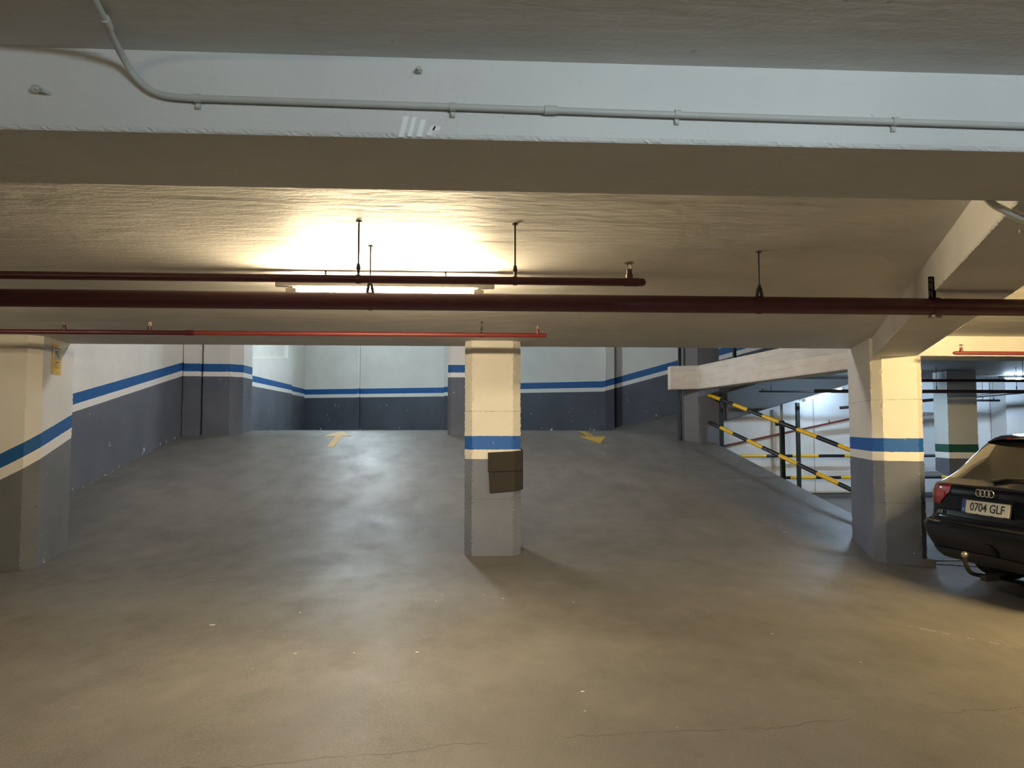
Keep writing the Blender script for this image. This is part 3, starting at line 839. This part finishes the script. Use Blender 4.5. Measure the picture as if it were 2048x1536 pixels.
arrow([(-2.79, 14.75), (-2.66, 14.75), (-2.66, 15.80), (-2.80, 15.76)], [(-3.05, 15.72), (-2.80, 16.55), (-2.47, 15.76)], 'arrow', 'pale yellow floor arrow pointing up the ramp')
arrow([(2.46, 16.75), (2.60, 16.75), (2.65, 15.74), (2.51, 15.76)], [(2.325, 15.72), (2.665, 15.0), (2.906, 15.66)], 'arrow2', 'worn yellow floor arrow pointing down the ramp')
decal('parking_line', [(4.99, 7.80), (5.04, 7.86), (7.0, 7.05), (7.0, 6.97)], 'line', 'faded white bay line under the rear of the car', 'line', sub=3)
decal('parking_line', [(5.0, 7.95), (5.0, 8.02), (7.6, 8.06), (7.6, 7.99)], 'line', 'faded white bay line behind the car beside the pillar', 'line', sub=3)
chalk = empty('chalk_line')
for (a, b) in (((3.26, 5.41), (3.42, 5.18)), ((3.48, 5.09), (3.51, 5.05)), ((3.54, 5.005), (3.60, 4.92)), ((3.62, 4.885), (3.67, 4.82))):
    a, b = Vector(a), Vector(b); q = Vector((a.y - b.y, b.x - a.x)).normalized() * 0.006
    MB().prism([tuple(a - q), tuple(b - q), tuple(b + q), tuple(a + q)], 0.0, 0.003).build('dash', 'line', chalk)
tag(chalk, 'thin broken white chalk line on the floor before the car', 'line')

# paper scraps
SC = [(0.636, 4.192, 3), (-0.338, 4.988, 2.2), (-0.751, 5.012, 1.4), (-1.138, 5.034, 1.5), (-1.328, 4.738, 1.3), (-1.935, 5.82, 3), (2.461, 4.608, 1.4), (2.169, 5.27, 1.2), (4.3, 10.1, 2), (4.45, 10.8, 2), (5.1, 9.95, 3), (4.1, 9.5, 2), (0.13, 6.626, 1.6), (-0.278, 6.423, 1.6), (-0.235, 6.647, 1.4), (0.296, 6.482, 1.8), (0.883, 6.301, 1.4), (0.66, 7.08, 1.2), (-1.354, 6.14, 1.6), (0.605, 3.909, 0.9), (1.025, 3.673, 0.8)]
for k, (x, y, s) in enumerate(SC):
    n = random.choice((5, 6, 7)); a0 = random.random() * 6
    mb = MB(); L = 0.0055 * s
    poly = [(x + L * random.uniform(0.5, 1.2) * math.cos(a0 + 6.283 * i / n) * (1.5 if k % 2 else 1), y + L * random.uniform(0.5, 1.1) * math.sin(a0 + 6.283 * i / n)) for i in range(n)]
    zz = floor_z(x, y)
    mb.prism(poly, zz + 0.0005, zz + 0.0035, jit=0.0006)
    o = mb.build('paper_scrap', 'paper')
    tag(o, 'tiny white paper scrap lying on the brown floor', 'litter', 'paper scraps scattered on the floor')

# ================================================================== CAR
MAT['car_paint'] = plain('navy_car_paint', (0.004, 0.005, 0.010), 0.12, spec=0.25, coat=0.12, var=0.05)
MAT['car_plastic'] = plain('dark_bumper_plastic', (0.022, 0.021, 0.021), 0.55)
MAT['car_glass'] = plain('dark_car_glass', (0.03, 0.028, 0.024), 0.04, spec=1.0, coat=1.0, var=0.02)
MAT['tail_red'] = plain('red_lamp_lens', (0.30, 0.008, 0.012), 0.15, spec=0.4, coat=0.3)
MAT['tyre'] = plain('tyre_rubber', (0.012, 0.012, 0.012), 0.8)
MAT['rim'] = plain('alloy_rim', (0.45, 0.45, 0.46), 0.3, 0.9)
MAT['plate_white'] = plain('plate_white', (0.72, 0.71, 0.66), 0.4, var=0.04)
MAT['plate_blue'] = plain('plate_blue', (0.02, 0.06, 0.30), 0.4)
MAT['gap'] = plain('gap_shade_black', (0.002, 0.002, 0.002), 0.9)  # black stands in for shade in the gap and the crease

LV = [(.24, .26, 4.50, .78), (.265, .16, 4.58, .84), (.31, .11, 4.62, .87), (.38, .075, 4.65, .89), (.46, .03, 4.68, .905), (.53, .005, 4.69, .913), (.575, .0, 4.69, .913), (.602, .025, 4.68, .913), (.615, .075, 4.67, .912),
      (.65, .105, 4.65, .912), (.76, .11, 4.60, .912), (.84, .112, 4.50, .908), (.90, .118, 4.30, .90), (.945, .135, 4.0, .888), (.965, .165, 3.85, .88), (.985, .20, 3.65, .87), (1.005, .225, 3.45, .86), (1.05, .27, 3.34, .832), (1.12, .335, 3.18, .80),
      (1.20, .405, 2.98, .76), (1.28, .475, 2.78, .715), (1.34, .53, 2.62, .675), (1.375, .565, 2.5, .635), (1.40, .62, 2.42, .595), (1.42, .80, 2.25, .52), (1.432, 1.05, 2.0, .38), (1.436, 1.4, 1.8, .15)]
QS = [0, .12, .24, .36, .48, .58, .66, .73, .79, .84, .88, .915, .945, .968, .985, .996, 1.0]


def lev(z):
    for a, b in zip(LV[:-1], LV[1:]):
        if z <= b[0]:
            t = (z - a[0]) / (b[0] - a[0]); return tuple(lerp(p, q, t) for p, q in zip(a, b))[1:]
    return LV[-1][1:]


def rear_pt(q, z, off=0.0):
    """point of the tail at lateral fraction q (-1..1) and height z"""
    xr, xf, w = lev(z); a = abs(q)
    cr = 0.26 if z < 1.0 else 0.30
    q0 = 0.70
    dx = 0.05 * a * a + (cr * (1 - math.sqrt(max(0, 1 - ((a - q0) / (1 - q0)) ** 2))) if a > q0 else 0)
    wr = w * lerp(0.935, 0.875, sm(0.96, 1.08, z))
    s = 1 if q >= 0 else -1
    return (xr + dx - off * (1 - max(0, (a - q0) / (1 - q0))), s * (a * wr + off * max(0, (a - q0) / (1 - q0))), z)


def outline(z):
    xr, xf, w = lev(z); pts = []
    for q in [-q for q in reversed(QS)] + QS[1:]:
        pts.append(rear_pt(q, z))
    xs0 = pts[-1][0]
    fr = []
    for q in [-q for q in reversed(QS)] + QS[1:]:
        a = abs(q); dx = 0.22 * a * a + (0.38 * (1 - math.sqrt(max(0, 1 - ((a - .62) / .38) ** 2))) if a > .62 else 0)
        fr.append((xf - dx, -q * w * 0.95, z))
    ns = 18
    def side(x): 
        t = min(1, max(0, (x - xs0) / max(0.2, (fr[0][0] - xs0)))); return w * (1 - 0.04 * (2 * t - 1) ** 4 - 0.01 * max(0, -(2 * t - 1)) ** 2)
    left = [(lerp(xs0, fr[0][0], i / ns), None) for i in range(1, ns)]
    L = [(x, side(x) if True else 0, z) for x, _ in left]
    Rr = [(x, -side(x), z) for x, _ in reversed(left)]
    return pts + L + fr + Rr


root = empty('estate_car', (4.36, 6.195, 0.0), (0, 0, R(6)))
rows = [outline(l[0]) for l in LV]
nq = len(rows[0]); NR = 2 * len(QS) - 1
bins = {k: MB() for k in ('body', 'bumper', 'glass_r', 'glass_l', 'glass_s', 'glass_f', 'roof')}
wheels = (0.98, 3.78)
allv = [p for r_ in rows for p in r_]
faces = {k: [] for k in bins}
for j in range(len(LV) - 1):
    for i in range(nq):
        k = (i + 1) % nq
        ids = (j * nq + i, j * nq + k, (j + 1) * nq + k, (j + 1) * nq + i)
        c = sum((Vector(allv[q]) for q in ids), Vector()) / 4
        if abs(c.y) > 0.6 and any((c.x - wx) ** 2 + (c.z - 0.32) ** 2 < 0.36 ** 2 for wx in wheels): continue
        rear = i < NR - 1
        front = NR - 1 + 18 <= i < 2 * NR - 1 + 17
        m = i - (NR - 1) if i < NR + 17 else 17 - (i - (2 * NR + 16))
        if c.z < 0.607 and rear: key = 'bumper'
        elif 1.01 < c.z < 1.345 and rear and abs(c.y) < 0.86 * lev(c.z)[2]: key = 'glass_r'
        elif 1.01 < c.z < 1.34 and front: key = 'glass_f'
        elif 1.02 < c.z < 1.33 and not rear and not front and (2 <= m <= 8 or 10 <= m <= 15): key = 'glass_s' if c.y < 0 else 'glass_l'
        elif c.z > 1.39: key = 'roof'
        else: key = 'body'
        faces[key].append(ids)
faces['body'].append(tuple(range(nq - 1, -1, -1)))
faces['roof'].append(tuple((len(LV) - 1) * nq + i for i in range(nq)))
for key, (nm, mt) in dict(body=('body', 'car_paint'), bumper=('rear_bumper', 'car_paint'), glass_r=('rear_window', 'car_glass'), glass_l=('side_window', 'car_glass'), glass_s=('side_window', 'car_glass'), glass_f=('windscreen', 'car_glass'), roof=('roof', 'car_paint')).items():
    used = sorted(set(i for f in faces[key] for i in f)); mp = {v: n for n, v in enumerate(used)}
    o = MB().add([allv[v] for v in used], [tuple(mp[i] for i in f) for f in faces[key]]).build(nm, mt, root, smooth=True)
    if key == 'bumper': bump = o
# lower dark plastic skirt of the bumper, tailgate gap painted as a strip of black shade
def rear_strip(q0, q1, zs, off, n=24):
    return [[rear_pt(lerp(q0, q1, i / n), z if not callable(z) else z(lerp(q0, q1, i / n)), off) for i in range(n + 1)] for z in zs]
MB().grid(rear_strip(-1, 1, [lambda q: 0.25 - 0.0 * q, 0.27, 0.31, lambda q: 0.375 - 0.03 * q * q], 0.006, 40)).build('bumper_skirt', 'car_plastic', bump, smooth=True)
MB().grid(rear_strip(-0.98, 0.98, [0.611, 0.624], 0.003, 40)).build('tailgate_gap_shade', 'gap', root)
MB().grid(rear_strip(-0.80, 0.80, [0.935, 0.95, 0.962], 0.008, 40)).build('tailgate_lip', 'car_paint', root, smooth=True)
# tailgate crease, its shade painted as a black strip
MB().grid(rear_strip(-0.86, 0.86, [0.662, 0.668], 0.004, 40)).build('tailgate_crease_shade', 'gap', root)
# tail lights
for s in (-1, 1):
    zs = [0.765, 0.79, 0.83, 0.88, 0.925, 0.948]
    P = []
    for z in zs:
        t = (z - 0.765) / 0.185
        qi = lerp(0.66, 0.52, sm(0, 0.7, t)); row = [rear_pt(s * lerp(qi, 1.0, (i / 14) ** 0.8), z, 0.008) for i in range(15)]
        e = row[-1]; row += [(e[0] + 0.06 * k, e[1] + s * 0.004 * k, z) for k in (1, 2, 3)]
        P.append(row)
    tl = MB().grid(P).build('tail_light', 'tail_red', root, smooth=True)
    P2 = [[rear_pt(s * lerp(0.60, 0.9, i / 8), z, 0.012) for i in range(9)] for z in (0.83, 0.86, 0.89)]
    MB().grid(P2).build('reflector', plain('clear_red_lens', (0.5, 0.03, 0.03), 0.08, spec=1.0, coat=1.0), tl, smooth=True)
# spoiler
mb = MB(); P = []
for (dx, z) in ((0.0, 1.372), (-0.10, 1.368), (-0.125, 1.374), (-0.10, 1.386), (0.0, 1.40), (0.12, 1.412)):
    P.append([(0.60 + dx + 0.07 * q * q, q * 0.45, z - 0.035 * q * q) for q in [lerp(-1, 1, i / 20) for i in range(21)]])
mb.grid(P).build('roof_spoiler', 'car_paint', root, smooth=True)
MB().tube([(0.49, -0.16, 1.372), (0.49, 0.16, 1.372)], 0.006, 6).build('brake_light', 'tail_red', root)
# wiper
MB().tube([(0.20, 0.02, 1.005), (0.235, -0.10, 1.035), (0.245, -0.48, 1.045)], [0.016, 0.012, 0.007], 8).build('rear_wiper', 'car_plastic', root, smooth=True)
# plate
tilt = R(-7)
pl = empty('number_plate'); pl.parent = root
TX = Matrix(((0, 0, -1, 0), (-1, 0, 0, 0), (0, 1, 0, 0), (0, 0, 0, 1)))
pl.matrix_local = Matrix.Translation((0.096, 0, 0.775)) @ Matrix.Rotation(R(10), 4, 'Y') @ TX
MB().box((-0.268, -0.063, -0.010), (0.268, 0.063, 0.0)).build('plate_frame', 'car_plastic', pl)
MB().box((-0.26, -0.055, 0.0), (0.26, 0.055, 0.003)).build('plate_board', 'plate_white', pl)
MB().box((-0.26, -0.055, 0.003), (-0.215, 0.055, 0.004)).build('country_strip', 'plate_blue', pl)
o = text_mesh('plate_number', '0704 GLF', 0.096, 'ink', pl, Matrix.Translation((0.022, -0.002, 0.004)) @ Matrix.Diagonal((0.98, 1.06, 1, 1)), 0.0008)
text_mesh('country_letter', 'E', 0.032, 'plate_white', pl, Matrix.Translation((-0.2375, -0.030, 0.0042)), 0.0005)
for (x0, x1) in ((-0.20, -0.09), (-0.07, 0.07), (0.09, 0.2)):
    MB().box((x0, -0.0605, 0.0), (x1, -0.0565, 0.0008)).build('frame_print', 'plate_white', pl)
# four ring emblem and model badge
em = empty('ring_emblem'); em.parent = root; em.matrix_local = Matrix.Translation((0.098, 0, 0.902)) @ TX
for k in range(4):
    cx = (k - 1.5) * 0.047
    MB().tube([(cx + 0.030 * math.cos(6.2832 * i / 28), 0.030 * math.sin(6.2832 * i / 28), 0.002 * (k % 2)) for i in range(29)], 0.0045, 8, cap=False).build('ring', 'chrome', em, smooth=True)
bx, by, bz = rear_pt(0.64, 0.695)
text_mesh('model_badge', 'A4', 0.055, 'chrome', root, Matrix.Translation((bx - 0.02, by, bz)) @ TX, 0.002)
# plate lamp bar
MB().tube([(0.100, -0.30, 0.852), (0.100, 0.30, 0.852)], 0.009, 8).build('handle_bar', 'car_paint', root, smooth=True)
# tow hitch
th_ = MB().tube(smooth_pts([(0.30, 0.05, 0.20), (0.12, 0.05, 0.19), (-0.02, 0.05, 0.22), (-0.07, 0.05, 0.30), (-0.075, 0.05, 0.36)]), 0.018, 10).build('tow_bar', 'steel', root, smooth=True)
mb = MB(); n = 10
mb.tube([(-0.075, 0.05, 0.375 + 0.03 * math.sin(lerp(-1.3, 1.57, i / n))) for i in range(n + 1)], [max(0.003, 0.029 * math.cos(lerp(-1.3, 1.57, i / n))) for i in range(n + 1)], 14)
mb.build('tow_ball', 'brass', th_, smooth=True)
MB().box((0.02, -0.06, 0.165), (0.16, -0.0, 0.21)).build('hitch_socket', 'car_plastic', th_, bevel=0.006)
MB().tube([(0.08, -0.55, 0.21), (0.34, -0.55, 0.22)], 0.032, 14).build('exhaust_pipe', 'steel', root, smooth=True)
# wheels
for wx in wheels:
    for s in (-1, 1):
        y0, y1 = s * 0.66, s * 0.885
        w = MB().tube([(wx, y0, 0.32), (wx, y0 + s * 0.02, 0.32), (wx, y1 - s * 0.02, 0.32), (wx, y1, 0.32)], [0.295, 0.318, 0.318, 0.295], 32).build('tyre', 'tyre', root, smooth=True)
        MB().tube([(wx, y1 - s * 0.03, 0.32), (wx, y1 - s * 0.012, 0.32)], 0.205, 24).build('dark_rim_backing', 'tyre', w, smooth=True)  # dark disc put in for the shade behind the spokes
        mb = MB()
        ringp = lambda rad, yy: [(wx + rad * math.cos(6.2832 * k / 32), yy, 0.32 + rad * math.sin(6.2832 * k / 32)) for k in range(33)]
        mb.grid([ringp(0.218, y1 - s * 0.012), ringp(0.213, y1 + s * 0.004), ringp(0.19, y1 + s * 0.002), ringp(0.186, y1 - s * 0.012)])
        mb.tube([(wx, y1 - s * 0.02, 0.32), (wx, y1 + s * 0.004, 0.32)], [0.05, 0.042], 16)
        for k in range(5):
            t = 6.2832 * k / 5 + 0.3
            for dt in (-0.12, 0.12):
                mb.tube([(wx + 0.03 * math.cos(t), y1 - s * 0.004, 0.32 + 0.03 * math.sin(t)), (wx + 0.195 * math.cos(t + dt), y1 - s * 0.004, 0.32 + 0.195 * math.sin(t + dt))], 0.014, 8)
        mb.build('rim', 'rim', w, smooth=True)
# door mirrors
for s in (-1, 1):
    MB().tube(smooth_pts([(3.02, s * 0.82, 1.02), (3.0, s * 0.92, 1.05), (2.98, s * 1.0, 1.06)]), [0.03] + [0.06] * 7 + [0.04], 10).build('door_mirror', 'car_paint', root, smooth=True)
tag(root, 'dark navy estate car parked tail out beside the right pillar', 'car')
